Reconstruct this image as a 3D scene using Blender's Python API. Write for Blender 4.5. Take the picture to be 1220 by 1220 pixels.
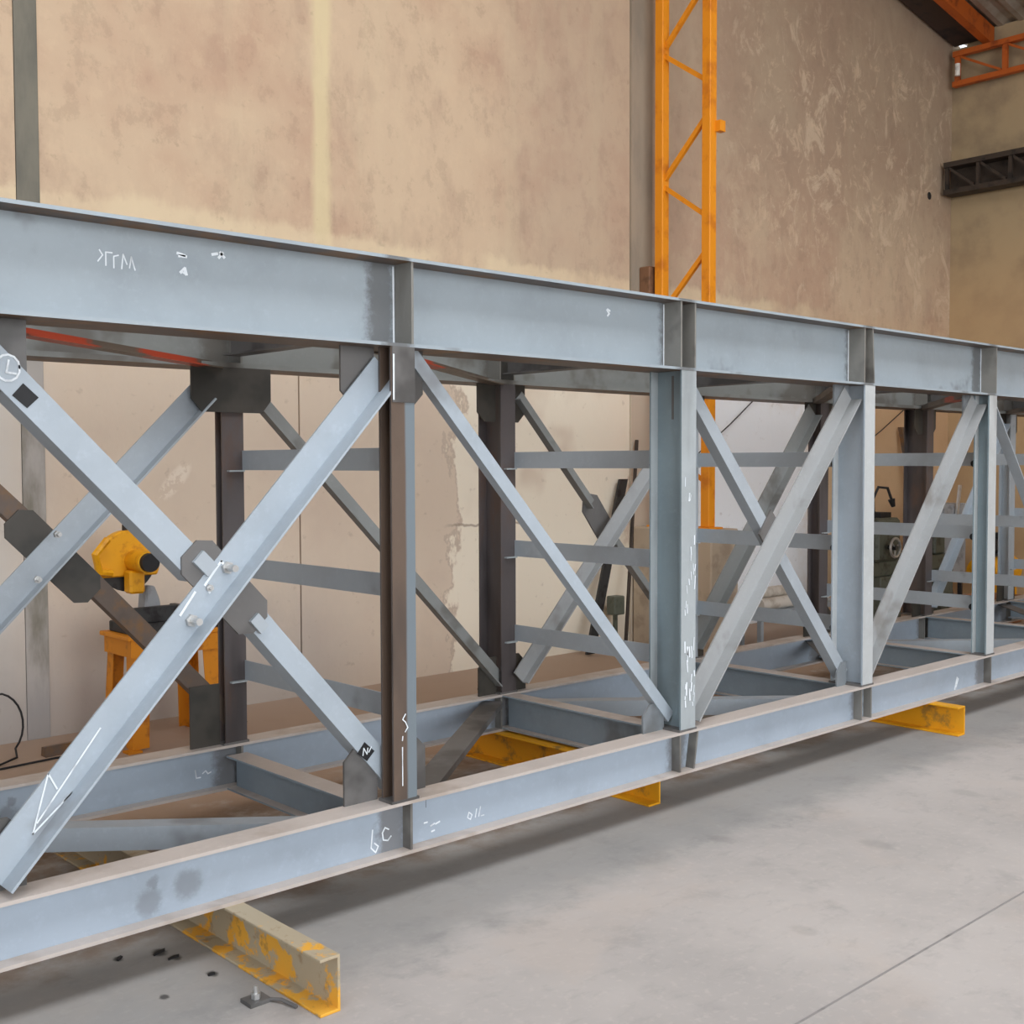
import bpy, bmesh, math, random
from mathutils import Vector, Matrix
random.seed(7)
for o in list(bpy.data.objects): bpy.data.objects.remove(o)
S = bpy.context.scene
C = S.collection
# ---------------------------------------------------------------- camera
F_PX, YAW, PITCH, ROLL = 1389.0, 0.823, 0.0417, 0.0032
cam = bpy.data.cameras.new('camera'); cam_o = bpy.data.objects.new('camera', cam); C.objects.link(cam_o)
cam.sensor_width = 36.0; cam.lens = F_PX/1220*36.0; cam.clip_start = .05; cam.clip_end = 400
fw = Vector((math.cos(YAW)*math.cos(PITCH), math.sin(YAW)*math.cos(PITCH), -math.sin(PITCH)))
rt = Vector((math.sin(YAW), -math.cos(YAW), 0)); up = rt.cross(fw)
cr, sr = math.cos(ROLL), math.sin(ROLL)
rx = cr*rt - sr*up; ux = sr*rt + cr*up
m = Matrix((rx, ux, -fw)).transposed().to_4x4(); m.translation = Vector((0, 0, 1.6))
cam_o.matrix_world = m
S.camera = cam_o
# ---------------------------------------------------------------- world, light, exposure
w = bpy.data.worlds.new('sky'); S.world = w; w.use_nodes = True
nt = w.node_tree; nt.nodes.clear()
wo = nt.nodes.new('ShaderNodeOutputWorld'); bg = nt.nodes.new('ShaderNodeBackground')
tc = nt.nodes.new('ShaderNodeTexCoord'); sp = nt.nodes.new('ShaderNodeSeparateXYZ'); cr_ = nt.nodes.new('ShaderNodeValToRGB')
nt.links.new(tc.outputs['Generated'], sp.inputs[0]); nt.links.new(sp.outputs['Z'], cr_.inputs[0])
cr_.color_ramp.elements[0].position = 0.0; cr_.color_ramp.elements[0].color = (.97, .985, 1.0, 1)
cr_.color_ramp.elements[1].position = 0.7; cr_.color_ramp.elements[1].color = (.62, .76, 1.0, 1)
nt.links.new(cr_.outputs[0], bg.inputs[0]); bg.inputs[1].default_value = 2.5
nt.links.new(bg.outputs[0], wo.inputs[0])
S.view_settings.view_transform = 'Standard'; S.view_settings.look = 'None'
S.view_settings.gamma = 1; S.view_settings.use_curve_mapping = False
S.view_settings.exposure = -0.08
def area(name, loc, target, sx, sy, power, col):
    l = bpy.data.lights.new(name, 'AREA'); l.shape = 'RECTANGLE'; l.size = sx; l.size_y = sy; l.energy = power; l.color = col
    o = bpy.data.objects.new(name, l); C.objects.link(o); o.location = loc
    o.rotation_euler = (Vector(target)-Vector(loc)).to_track_quat('-Z', 'Y').to_euler()
    return o
# daylight of the big doorway behind the photographer and of the roof light strips
area('doorway_daylight', (1.0, -7.6, 3.2), (3.5, 4, 1.2), 9, 5, 640, (.93, .965, 1.0))
area('roof_light_daylight', (5.5, .6, 7.6), (5.5, 2.2, 0), 14, 2.6, 520, (1.0, .97, .92))

# ---------------------------------------------------------------- materials
def lin(c):
    f = lambda v: (v/255/12.92) if v/255 <= .04045 else ((v/255+.055)/1.055)**2.4
    return (f(c[0]), f(c[1]), f(c[2]), 1)
class Mat:
    def __init__(s, name, rough=.6, metal=0.0, spec=.4):
        s.m = bpy.data.materials.new(name); s.m.use_nodes = True; s.t = s.m.node_tree
        s.b = s.t.nodes['Principled BSDF']; s.b.inputs['Roughness'].default_value = rough
        s.b.inputs['Metallic'].default_value = metal; s.b.inputs['Specular IOR Level'].default_value = spec
        c = s.t.nodes.new('ShaderNodeTexCoord'); s.co = c.outputs['Object']
        x = s.t.nodes.new('ShaderNodeSeparateXYZ'); s.t.links.new(s.co, x.inputs[0]); s.x, s.y, s.z = x.outputs
    def L(s, a, b): s.t.links.new(a, b)
    def put(s, inp, v):
        if hasattr(v, 'node'): s.L(v, inp)
        else: inp.default_value = v
    def noise(s, scale, detail=4, rough=.55, stretch=None, off=(0, 0, 0), dist=0):
        mp = s.t.nodes.new('ShaderNodeMapping'); s.L(s.co, mp.inputs[0])
        mp.inputs['Scale'].default_value = stretch or (1, 1, 1); mp.inputs['Location'].default_value = off
        n = s.t.nodes.new('ShaderNodeTexNoise'); s.L(mp.outputs[0], n.inputs[0])
        n.inputs['Scale'].default_value = scale; n.inputs['Detail'].default_value = detail
        n.inputs['Roughness'].default_value = rough; n.inputs['Distortion'].default_value = dist
        return n.outputs['Fac']
    def ramp(s, v, a, b):
        r = s.t.nodes.new('ShaderNodeMapRange'); r.interpolation_type = 'SMOOTHSTEP'
        s.put(r.inputs['Value'], v); r.inputs['From Min'].default_value = a; r.inputs['From Max'].default_value = b
        return r.outputs[0]
    def math(s, op, a, b=0.0):
        n = s.t.nodes.new('ShaderNodeMath'); n.operation = op; s.put(n.inputs[0], a); s.put(n.inputs[1], b); n.use_clamp = False
        return n.outputs[0]
    def mul(s, *a):
        r = a[0]
        for q in a[1:]: r = s.math('MULTIPLY', r, q)
        return r
    def mx(s, *a):
        r = a[0]
        for q in a[1:]: r = s.math('MAXIMUM', r, q)
        return r
    def band(s, v, a, b, soft):        # 1 between a and b
        return s.mul(s.ramp(v, a-soft, a+soft), s.math('SUBTRACT', 1.0, s.ramp(v, b-soft, b+soft)))
    def mix(s, fac, a, b):
        n = s.t.nodes.new('ShaderNodeMix'); n.data_type = 'RGBA'; s.put(n.inputs[0], fac)
        s.put(n.inputs[6], a if hasattr(a, 'node') else lin(a)); s.put(n.inputs[7], b if hasattr(b, 'node') else lin(b))
        return n.outputs[2]
    def col(s, v): s.put(s.b.inputs['Base Color'], v if hasattr(v, 'node') else lin(v))
    def bump(s, h, strength=.3, dist=.01):
        n = s.t.nodes.new('ShaderNodeBump'); n.inputs['Strength'].default_value = strength; n.inputs['Distance'].default_value = dist
        s.L(h, n.inputs['Height']); s.L(n.outputs[0], s.b.inputs['Normal'])

NODES = [-.70, .95, 2.575, 4.21, 5.78, 7.265, 8.80, 10.3]
TB = (4.8, 4.07, .17)           # base of the truss, its parts are modelled round it
def steel(name, base, dark, patch=.55, rust=None, node_shade=None, rough=.5, spots=None, streak=False, right=None, red=None):
    M = Mat(name, rough, .0, .45)
    M.x = M.math('ADD', M.x, TB[0]); M.y = M.math('ADD', M.y, TB[1]); M.z = M.math('ADD', M.z, TB[2])
    n1 = M.noise(3.0, 5, .6); n2 = M.noise(26, 4, .7); n3 = M.noise(2.2, 4, .6, (1, 1, .25) if streak else None, (5, 3, 1))
    c = M.mix(M.mul(M.ramp(n1, .42, .75), .45), base, tuple(int(v*.86) for v in base))
    c = M.mix(M.mul(M.ramp(n2, .5, .78), .35), c, tuple(min(255, int(v*1.1)) for v in base))
    c = M.mix(M.mul(M.ramp(n3, patch, patch+.12), .7), c, dark)
    if rust: c = M.mix(M.mul(M.ramp(M.noise(4.5, 5, .65, (1, 1, .3) if streak else None, (2, 9, 4)), .50, .68), .75), c, rust)
    if right: c = M.mix(M.ramp(M.math('ADD', M.x, M.math('MULTIPLY', M.math('SUBTRACT', n1, .5), .012)), right[0]-.006, right[0]+.006), c, right[1])
    if red:
        for (a, b) in red[1]: c = M.mix(M.band(M.math('ADD', M.x, M.math('MULTIPLY', M.math('SUBTRACT', n2, .5), .1)), a, b, .03), c, red[0])
    if node_shade:  # contact shade and dark bare steel round each node, painted into the colour
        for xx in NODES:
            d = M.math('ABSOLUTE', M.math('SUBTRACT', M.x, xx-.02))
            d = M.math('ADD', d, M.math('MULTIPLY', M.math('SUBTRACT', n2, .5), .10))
            f = M.math('SUBTRACT', 1.0, M.ramp(d, .03, node_shade))
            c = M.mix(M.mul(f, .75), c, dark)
    if spots:
        for (sx, sz, r) in spots:
            d = M.math('SQRT', M.math('ADD', M.math('POWER', M.math('SUBTRACT', M.x, sx), 2), M.math('POWER', M.math('MULTIPLY', M.math('SUBTRACT', M.z, sz), 1.0), 2)))
            d = M.math('ADD', d, M.math('MULTIPLY', M.math('SUBTRACT', n2, .5), .05))
            f = M.math('SUBTRACT', 1.0, M.ramp(d, r*.5, r*1.15))
            c = M.mix(M.mul(f, .6), c, (120, 125, 130))
    M.col(c); M.bump(n2, .12, .004)
    return M.m
BLUE = (155, 165, 171); DK = (86, 84, 82)
m_chord_top = steel('primed_steel_top_chord', BLUE, DK, .60, node_shade=.085)
m_chord_bot = steel('primed_steel_bottom_chord', (162, 174, 186), (105, 102, 100), .66, node_shade=.09, spots=[(1.606, .232, .05), (1.735, .262, .055), (1.62, .29, .022)])
m_flange_dust = steel('dusty_primed_flange', (190, 180, 172), (160, 146, 134), .55)
m_diag = steel('primed_steel_diagonal', (166, 176, 184), (136, 138, 140), .62)
m_diag_grey = steel('grey_steel_diagonal', (160, 162, 162), (124, 120, 114), .56)
m_bar = steel('primed_steel_rail', (164, 172, 178), (126, 128, 130), .6)
m_bar_dk = steel('dull_grey_steel', (132, 134, 132), (92, 88, 82), .52)
m_post_blue = steel('pale_blue_primed_post', (168, 180, 190), (140, 146, 150), .6, streak=True)
m_chord_back = steel('shaded_back_chord', (134, 136, 132), (98, 92, 84), .5, node_shade=.1)  # primed steel toned down, shade between the frames put into the colour
m_strip_pale = steel('bright_primed_flange', (184, 188, 188), (150, 150, 148), .58, streak=True)
m_postside = steel('half_rusty_flange', (98, 82, 70), (72, 62, 56), .5, (128, 76, 46), streak=True, right=(2.585, (112, 122, 128)))
m_cross = steel('blue_primed_cross_beam', (142, 156, 166), (108, 110, 110), .6)
m_gusset_bl = steel('blue_grey_gusset_plate', (128, 134, 138), (92, 94, 94), .5)
m_post = steel('primed_steel_post', (128, 144, 150), (96, 104, 106), .58, streak=True)
m_strip = steel('pale_primed_flange', (165, 172, 174), (120, 124, 124), .58, streak=True)
m_postrust = steel('mill_scale_post', (92, 84, 80), (58, 50, 48), .52, (112, 70, 46), streak=True)
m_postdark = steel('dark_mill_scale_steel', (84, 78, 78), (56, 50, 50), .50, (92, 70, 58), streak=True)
m_browndiag = steel('brown_rusty_steel', (96, 82, 72), (62, 54, 50), .50, (128, 88, 40))
m_gusset = steel('scaled_gusset_plate', (104, 102, 100), (62, 60, 58), .48)
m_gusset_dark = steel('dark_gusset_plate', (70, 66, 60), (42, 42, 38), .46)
m_red = steel('patchy_red_oxide_primer', (104, 92, 80), (66, 56, 48), .5, red=((172, 70, 44), [(1.42, 1.74), (2.02, 2.40), (2.95, 3.25), (7.5, 7.8), (9.0, 9.4)]))
m_stiff = steel('bare_stiffener_plate', (128, 126, 120), (84, 80, 76), .5)
m_sleeper = None
def sleeper_mat():
    M = Mat('worn_yellow_beam_paint', .6)
    n = M.noise(7, 5, .65); n2 = M.noise(22, 4, .6)
    n = M.math('ADD', n, M.math('MULTIPLY', M.ramp(M.y, .05, .55), .05)); n = M.math('ADD', n, M.math('MULTIPLY', M.ramp(M.z, .06, .165), .10))
    c = M.mix(M.ramp(n, .50, .56), (228, 168, 58), (176, 162, 136))
    c = M.mix(M.mul(M.ramp(n2, .55, .7), .5), c, (140, 110, 70)); M.col(c); return M.m
m_sleeper = sleeper_mat()
def sleeper_mat2():
    M = Mat('yellow_beam_paint', .55)
    n = M.noise(6, 5, .65)
    c = M.mix(M.ramp(n, .54, .66), (226, 160, 24), (160, 120, 50)); M.col(c); return M.m
m_sleeper2 = sleeper_mat2()
def simple(name, c, rough=.6, metal=0., c2=None, sc=12, lo=.5, hi=.7, spec=.4):
    M = Mat(name, rough, metal, spec)
    M.col(M.mix(M.ramp(M.noise(sc, 4, .6), lo, hi), c, c2 or tuple(int(v*.8) for v in c))); return M.m
m_orange = simple('orange_column_paint', (232, 146, 22), .5, 0, (205, 118, 20), 5)
m_orange_dk = simple('orange_roof_paint', (186, 92, 32), .6, 0, (140, 66, 26), 5)
m_yellow = simple('yellow_machine_paint', (226, 160, 20), .45, 0, (196, 130, 20), 14)
m_ylworn = simple('orange_stand_paint', (214, 134, 20), .55, 0, (170, 100, 24), 9)
m_black = simple('black_rubber', (30, 30, 32), .6)
m_iron = simple('dark_cast_iron', (58, 58, 58), .5, .3, (36, 34, 34))
m_zinc = simple('zinc_plated_steel', (200, 200, 198), .3, .7)
m_chalk = simple('white_chalk', (228, 234, 238), .9)
m_machgreen = simple('grey_green_machine_paint', (92, 96, 84), .5, 0, (60, 62, 52), 9)
m_machgrey = simple('light_grey_machine_paint', (150, 152, 154), .5, 0, (118, 120, 122), 6)
m_wood = simple('weathered_wood', (168, 120, 84), .8, 0, (120, 84, 60), 8)
m_white = simple('off_white_sheeting', (214, 206, 194), .8, 0, (180, 168, 152), 6)
m_brownbox = simple('brown_painted_box', (128, 92, 66), .7)
m_rackdark = simple('dark_crane_beam_paint', (62, 52, 44), .7, 0, (36, 32, 28), 6)
m_plinth = simple('plinth_concrete', (188, 170, 148), .9, 0, (168, 150, 130), 5)
m_eave = simple('dark_eave_steel', (70, 56, 50), .7, 0, (48, 42, 44), 4)
m_stripe = None
def wall_mat():
    M = Mat('stained_concrete_wall', .93, 0, .15)
    big = M.noise(.55, 5, .6, None, (3, 0, 1)); mid = M.noise(2.2, 6, .65, (1, 1, .6)); fine = M.noise(14, 4, .6); strk = M.noise(3.2, 5, .6, (1, 1, .12), (1, 7, 3))
    c = M.mix(M.ramp(big, .42, .60), (207, 183, 156), (194, 164, 140))
    c = M.mix(M.mul(M.ramp(mid, .5, .68), .4), c, (172, 145, 126))
    m2 = M.noise(5.5, 6, .7, (1, 1, .8), (2, 2, 5)); c = M.mix(M.mul(M.ramp(m2, .52, .66), .3), c, (218, 194, 164)); c = M.mix(M.mul(M.ramp(m2, .48, .36), .3), c, (160, 136, 116))
    c = M.mix(M.mul(M.ramp(strk, .52, .7), .35), c, (212, 194, 164))
    # greyer on the right and towards the top
    g = M.mul(M.ramp(M.x, 6.5, 10.0), M.ramp(M.z, 3.0, 5.2))
    c = M.mix(M.mul(g, .55), c, (150, 134, 116))
    c = M.mix(M.mul(M.band(M.x, 6.4, 8.6, .5), M.ramp(M.z, 2.6, 3.4), .35), c, (166, 148, 132))
    # lime blooms, thin and wispy
    wisp = M.noise(2.6, 8, .72, (1, 1, .7), (4, 2, 8), 1.2)
    f = M.mul(M.ramp(wisp, .54, .64), M.ramp(M.x, 8.4, 10.2), M.math('SUBTRACT', 1.0, M.ramp(M.z, 5.8, 6.8)), M.ramp(M.z, 2.8, 3.6))
    c = M.mix(M.mul(f, .55), c, (222, 202, 176))
    w2 = M.mul(M.ramp(M.noise(5, 8, .75, (1, 1, .8), (1, 5, 2), .8), .53, .62), M.band(M.x, 9.4, 13.2, .7), M.band(M.z, 3.6, 6.2, .4))
    c = M.mix(M.mul(w2, .5), c, (216, 192, 164))
    # pale plaster strip
    e = M.math('ADD', M.x, M.math('MULTIPLY', M.math('SUBTRACT', mid, .5), .12))
    c = M.mix(M.mul(M.band(e, 4.50, 4.64, .035), M.ramp(M.z, 2.6, 3.3), M.ramp(strk, .3, .5), .6), c, (226, 212, 168))
    # paler lower wall with a ragged upper edge
    zz = M.math('ADD', M.z, M.math('MULTIPLY', M.math('SUBTRACT', mid, .5), .9))
    pale_low = M.math('SUBTRACT', 1.0, M.ramp(zz, 2.75, 3.25))
    right = M.math('SUBTRACT', 1.0, M.ramp(M.x, 10.3, 11.0))
    c = M.mix(M.mul(pale_low, .45), c, (222, 204, 166))
    low = M.math('SUBTRACT', 1.0, M.ramp(zz, 2.1, 2.6))
    crm = M.mul(M.math('SUBTRACT', 1.0, M.ramp(M.math('ADD', M.z, M.math('MULTIPLY', M.math('SUBTRACT', mid, .5), .35)), 3.16, 3.24)), M.ramp(M.noise(1.3, 4, .6, None, (9, 2, 2)), .3, .5))
    c = M.mix(M.mul(crm, right, .55), c, (228, 210, 176))
    c = M.mix(M.mul(low, right, .6), c, (212, 196, 184))
    xe = M.math('ADD', M.x, M.math('MULTIPLY', M.math('SUBTRACT', mid, .5), 1.0))
    c = M.mix(M.mul(low, M.band(xe, 5.72, 7.75, .03), M.ramp(M.noise(1.1, 3, .5, None, (3, 3, 6)), .30, .42), .9), c, (240, 230, 210))
    c = M.mix(M.mul(low, M.math('SUBTRACT', 1.0, M.ramp(M.math('ABSOLUTE', M.math('SUBTRACT', xe, 5.70)), .006, .025)), .35), c, (160, 142, 126))
    zc_ = M.math('ABSOLUTE', M.math('SUBTRACT', M.math('ADD', M.z, M.math('MULTIPLY', M.math('SUBTRACT', mid, .5), .12)), 1.12))
    c = M.mix(M.mul(M.math('SUBTRACT', 1.0, M.ramp(zc_, .004, .014)), M.band(M.x, 5.7, 6.6, .1), .7), c, (150, 134, 118))
    sc = M.math('ADD', M.math('POWER', M.math('MULTIPLY', M.math('SUBTRACT', M.math('ADD', M.x, M.math('MULTIPLY', M.z, -.7)), 2.40), 11), 2), M.math('POWER', M.math('MULTIPLY', M.math('SUBTRACT', M.z, 1.50), 7), 2))
    c = M.mix(M.mul(M.math('SUBTRACT', 1.0, M.ramp(M.math('ADD', sc, M.math('MULTIPLY', mid, .8)), .7, 1.3)), M.ramp(M.noise(16, 4, .7), .42, .5), .8), c, (232, 218, 200))
    c = M.mix(M.mul(low, M.band(xe, 8.5, 10.6, .2), .9), c, (242, 245, 248))
    c = M.mix(M.mul(low, M.math('SUBTRACT', 1.0, M.ramp(M.x, 2.2, 2.8)), .8), c, (214, 212, 206))
    # greyer foot on the left
    c = M.mix(M.mul(M.math('SUBTRACT', 1.0, M.ramp(zz, .1, 1.2)), M.math('SUBTRACT', 1.0, M.ramp(M.x, 4.2, 5.2)), .65), c, (164, 158, 154))
    c = M.mix(M.mul(M.ramp(M.x, 10.6, 11.4), M.math('SUBTRACT', 1.0, M.ramp(M.z, 2.4, 3.4)), .6), c, (200, 158, 116))
    c = M.mix(M.mul(M.ramp(fine, .62, .75), .25), c, (140, 120, 100))
    M.col(c); M.bump(mid, .35, .02); return M.m
m_wall = wall_mat()
def endwall_mat():
    M = Mat('dusty_end_wall', .93, 0, .15)
    c = M.mix(M.ramp(M.noise(1.4, 5, .6), .4, .65), (176, 156, 124), (150, 132, 108)); 
    c = M.mix(M.mul(M.math('SUBTRACT', 1.0, M.ramp(M.z, 3.2, 4.6)), .6), c, (196, 164, 124)); M.col(c); return M.m
m_endwall = endwall_mat()
def stripe_mat():
    M = Mat('grey_joint_mortar', .9, 0, .2)
    n = M.noise(5, 5, .6, (1, 1, .3))
    c = M.mix(M.ramp(n, .4, .7), (128, 124, 112), (108, 106, 98))
    low = M.mul(M.math('SUBTRACT', 1.0, M.ramp(M.z, 2.0, 2.8)), M.ramp(n, .3, .6))
    c = M.mix(M.mul(low, .9), c, (184, 178, 172))
    c = M.mix(M.mul(M.math('SUBTRACT', 1.0, M.ramp(M.math('ADD', M.z, M.math('MULTIPLY', n, .6)), .5, .75)), .9), c, (164, 160, 156))
    M.col(c); return M.m
m_stripe = stripe_mat()
def pil_mat():
    M = Mat('grey_washed_pilaster', .9, 0, .2)
    n = M.noise(4, 5, .6, (1, 1, .3))
    c = M.mix(M.ramp(n, .4, .7), (164, 150, 132), (144, 134, 120))
    c = M.mix(M.mul(M.math('SUBTRACT', 1.0, M.ramp(M.z, 2.2, 3.0)), .8), c, (214, 200, 180)); M.col(c); return M.m
m_pil = pil_mat()
def floor_mat():
    M = Mat('worn_concrete_floor', .75, 0, .3)
    a = M.noise(.8, 5, .6); b = M.noise(4, 6, .65); f = M.noise(30, 3, .6)
    c = M.mix(M.ramp(a, .36, .66), (188, 181, 175), (172, 166, 161))
    c = M.mix(M.mul(M.ramp(b, .52, .72), .35), c, (140, 136, 134))
    c = M.mix(M.mul(M.ramp(f, .52, .72), .3), c, (200, 192, 184))
    c = M.mix(M.mul(M.ramp(M.noise(11, 5, .7, (.6, 1.4, 1), (4, 4, 0)), .54, .68), .25), c, (150, 146, 142)); c = M.mix(M.mul(M.ramp(M.noise(1.7, 4, .6, None, (7, 1, 0)), .5, .66), .3), c, (190, 176, 164))
    # soft shadow of the truss painted grey, then brown and tan dust
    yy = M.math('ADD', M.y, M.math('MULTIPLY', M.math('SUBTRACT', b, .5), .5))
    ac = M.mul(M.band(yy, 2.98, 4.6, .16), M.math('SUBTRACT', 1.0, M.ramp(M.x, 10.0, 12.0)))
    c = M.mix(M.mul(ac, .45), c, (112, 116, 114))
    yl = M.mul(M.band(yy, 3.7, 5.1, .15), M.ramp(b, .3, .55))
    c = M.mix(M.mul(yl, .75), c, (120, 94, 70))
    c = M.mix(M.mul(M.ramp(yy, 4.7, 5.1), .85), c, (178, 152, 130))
    # small dark oil spots
    for (sx, sy, r) in [(1.706, 3.547, .03), (1.73, 3.476, .022), (1.585, 3.59, .02), (1.755, 3.285, .022), (1.569, 3.238, .018), (3.98, 2.985, .06), (3.4, 2.2, .05), (4.4, 2.5, .07), (5.4, 2.6, .07)]:
        d = M.math('SQRT', M.math('ADD', M.math('POWER', M.math('SUBTRACT', M.x, sx), 2), M.math('POWER', M.math('MULTIPLY', M.math('SUBTRACT', M.y, sy), .7), 2)))
        d = M.math('ADD', d, M.math('MULTIPLY', M.math('SUBTRACT', f, .5), .02))
        k = .85 if r < .035 else .14
        c = M.mix(M.mul(M.math('SUBTRACT', 1.0, M.ramp(d, r*.4, r)), k), c, (60, 58, 56))
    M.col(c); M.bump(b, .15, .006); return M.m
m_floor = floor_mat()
def roof_mat():
    M = Mat('galvanised_roof_sheet', .5, .3, .4)
    M.col(M.mix(M.ramp(M.noise(2, 4, .6), .4, .65), (168, 160, 148), (140, 126, 110))); return M.m
m_roof = roof_mat()

# ---------------------------------------------------------------- mesh helpers
class MB:
    def __init__(s): s.v = []; s.f = []
    def add(s, vs, fs):
        k = len(s.v); s.v += [tuple(v) for v in vs]; s.f += [tuple(i+k for i in f) for f in fs]; return s
    def box(s, x0, x1, y0, y1, z0, z1):
        return s.add([(x0,y0,z0),(x1,y0,z0),(x1,y1,z0),(x0,y1,z0),(x0,y0,z1),(x1,y0,z1),(x1,y1,z1),(x0,y1,z1)],
                     [(0,3,2,1),(4,5,6,7),(0,1,5,4),(1,2,6,5),(2,3,7,6),(3,0,4,7)])
    def prism(s, poly, a, b, U, V, fill=True):
        """extrude the 2-D polygon poly (u,v) from a to b"""
        a, b, U, V = Vector(a), Vector(b), Vector(U), Vector(V); n = len(poly)
        vs = [a+U*p[0]+V*p[1] for p in poly] + [b+U*p[0]+V*p[1] for p in poly]
        fs = [(i, (i+1) % n, (i+1) % n+n, i+n) for i in range(n)]
        if fill: fs += [tuple(range(n))[::-1], tuple(range(n, 2*n))]
        return s.add(vs, fs)
    def cyl(s, a, b, r, n=14, r2=None):
        a, b = Vector(a), Vector(b); d = (b-a).normalized()
        U = d.orthogonal().normalized(); V = d.cross(U); r2 = r if r2 is None else r2
        vs = [a+(U*math.cos(t)+V*math.sin(t))*r for t in [2*math.pi*i/n for i in range(n)]] + [b+(U*math.cos(t)+V*math.sin(t))*r2 for t in [2*math.pi*i/n for i in range(n)]]
        return s.add(vs, [(i, (i+1) % n, (i+1) % n+n, i+n) for i in range(n)] + [tuple(range(n))[::-1], tuple(range(n, 2*n))])
    def tube(s, pts, r, n=8):
        P = [Vector(p) for p in pts]; N = len(P); base = None; vs = []
        for i, p in enumerate(P):
            d = (P[min(i+1, N-1)]-P[max(i-1, 0)]).normalized()
            U = d.orthogonal().normalized() if base is None else (base-d*base.dot(d)).normalized()
            base = U; V = d.cross(U)
            vs += [p+(U*math.cos(t)+V*math.sin(t))*r for t in [2*math.pi*j/n for j in range(n)]]
        fs = [(i*n+j, i*n+(j+1) % n, (i+1)*n+(j+1) % n, (i+1)*n+j) for i in range(N-1) for j in range(n)]
        return s.add(vs, fs + [tuple(range(n))[::-1], tuple(range((N-1)*n, N*n))])
    def torus(s, c, ax, R, r, n=28, k=8, a0=0, a1=2*math.pi):
        c = Vector(c); ax = Vector(ax).normalized(); U = ax.orthogonal().normalized(); V = ax.cross(U)
        return s.tube([c+(U*math.cos(a0+(a1-a0)*i/n)+V*math.sin(a0+(a1-a0)*i/n))*R for i in range(n+1)], r, k)
    def build(s, name, mat, parent=None, bevel=0, smooth=False):
        me = bpy.data.meshes.new(name); me.from_pydata(s.v, [], s.f); me.materials.append(mat)
        b = bmesh.new(); b.from_mesh(me); bmesh.ops.recalc_face_normals(b, faces=b.faces)
        if bevel:
            try: bmesh.ops.bevel(b, geom=b.edges[:], offset=bevel, segments=1, affect='EDGES', clamp_overlap=True)
            except Exception: pass
        b.to_mesh(me); b.free()
        if smooth:
            for p in me.polygons: p.use_smooth = True
            try: me.set_sharp_from_angle(angle=math.radians(35))
            except Exception: pass
        o = bpy.data.objects.new(name, me); C.objects.link(o)
        if parent:
            o.parent = parent
            L = Vector(parent.get('_base', (0, 0, 0)))
            if L.length: 
                me.transform(Matrix.Translation(-L)); o['_base'] = parent['_base']
        return o
def root(name, label, cat, loc=(0, 0, 0), group=None):
    o = bpy.data.objects.new(name, None); C.objects.link(o); o.location = loc; o['_base'] = tuple(loc); o.empty_display_size = .1
    tag(o, label, cat, group); return o
def tag(o, label, cat, group=None):
    o['label'] = label; o['category'] = cat
    if group: o['group'] = group
    return o
def struct(o): o['kind'] = 'structure'; return o
def isec(h, w, tf, tw):
    """I section polygon, u across, v up, centred"""
    a, b, c, d = w/2, h/2, tw/2, h/2-tf
    return [(-a,-b),(a,-b),(a,-d),(c,-d),(c,d),(a,d),(a,b),(-a,b),(-a,d),(-c,d),(-c,-d),(-a,-d)]
X, Y, Z = Vector((1,0,0)), Vector((0,1,0)), Vector((0,0,1))

# ---------------------------------------------------------------- the setting
WY, EX, WT = 6.84, 13.62, 6.85
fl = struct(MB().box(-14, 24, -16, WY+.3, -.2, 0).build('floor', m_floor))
# the saw cut of the floor joint, a groove filled with dirt
j = MB().box(-14, EX, 1.838, 1.846, -.004, .0012).build('joint', simple('dirt_in_joint', (146, 142, 138), .9), fl)
struct(MB().box(-14, 24, -60, -16, -.3, -.1).build('ground', simple('pale_yard_concrete', (170, 168, 160), .9)))
GAB = [(-14, 0), (EX+.25, 0), (EX+.25, 6.66), (0, 8.86), (-14, 6.6)]
wb = struct(MB().prism(GAB, (0, WY+.03, 0), (0, WY+.25, 0), X, Z).build('wall_back', m_plinth))
ZJ = 2.62
xs = [(-14, -9.0), (-9.0, -3.2), (-3.2, 2.50), (2.63, 4.36), (4.366, 7.76), (8.04, EX)]
for i, (a, b) in enumerate(xs):
    g = .003
    MB().box(a+g, b-g, WY, WY+.03, 0, ZJ-g).build('wall_panel', m_wall, wb)
for a, b in [(-14, -9.0), (-9.0, -3.2), (-3.2, 2.50), (2.63, 7.76), (8.04, EX)]:
    tz = lambda x: (8.86-.16*x) if x > 0 else 8.86+.16*x
    top = [(b-.003, tz(b)), (a+.003, tz(a))] if a*b >= 0 else [(b-.003, tz(b)), (0, tz(0)), (a+.003, tz(a))]
    MB().prism([(a+.003, ZJ), (b-.003, ZJ)]+top, (0, WY, 0), (0, WY+.03, 0), X, Z).build('wall_panel', m_wall, wb)
struct(MB().box(2.50, 2.63, WY-.006, WY+.03, 0, 8.4).build('trim_1', m_stripe))
struct(MB().box(7.76, 8.04, WY-.02, WY+.03, 0, 7.5).build('trim_2', m_pil))
we = struct(MB().box(EX, EX+.25, -16, 6.66, 0, 6.70).box(EX, EX+.25, 6.66, WY+.25, 0, 6.56).build('wall_right', m_endwall))
# front wall of the shed behind the photographer, with a wide open doorway
wf = MB(); wf.box(-14, -4.5, -8.3, -8.05, 0, 6.9); wf.box(7.5, EX, -8.3, -8.05, 0, 6.9); wf.box(-4.5, 7.5, -8.3, -8.05, 5.6, 6.9)
struct(wf.build('wall_front', m_endwall))
# cavity hole and rawl hole in the back wall near the corner
MB().cyl((13.08, WY-.004, 4.74), (13.08, WY+.02, 4.74), .045, 12).build('anchor_hole', m_iron, wb)

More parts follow.
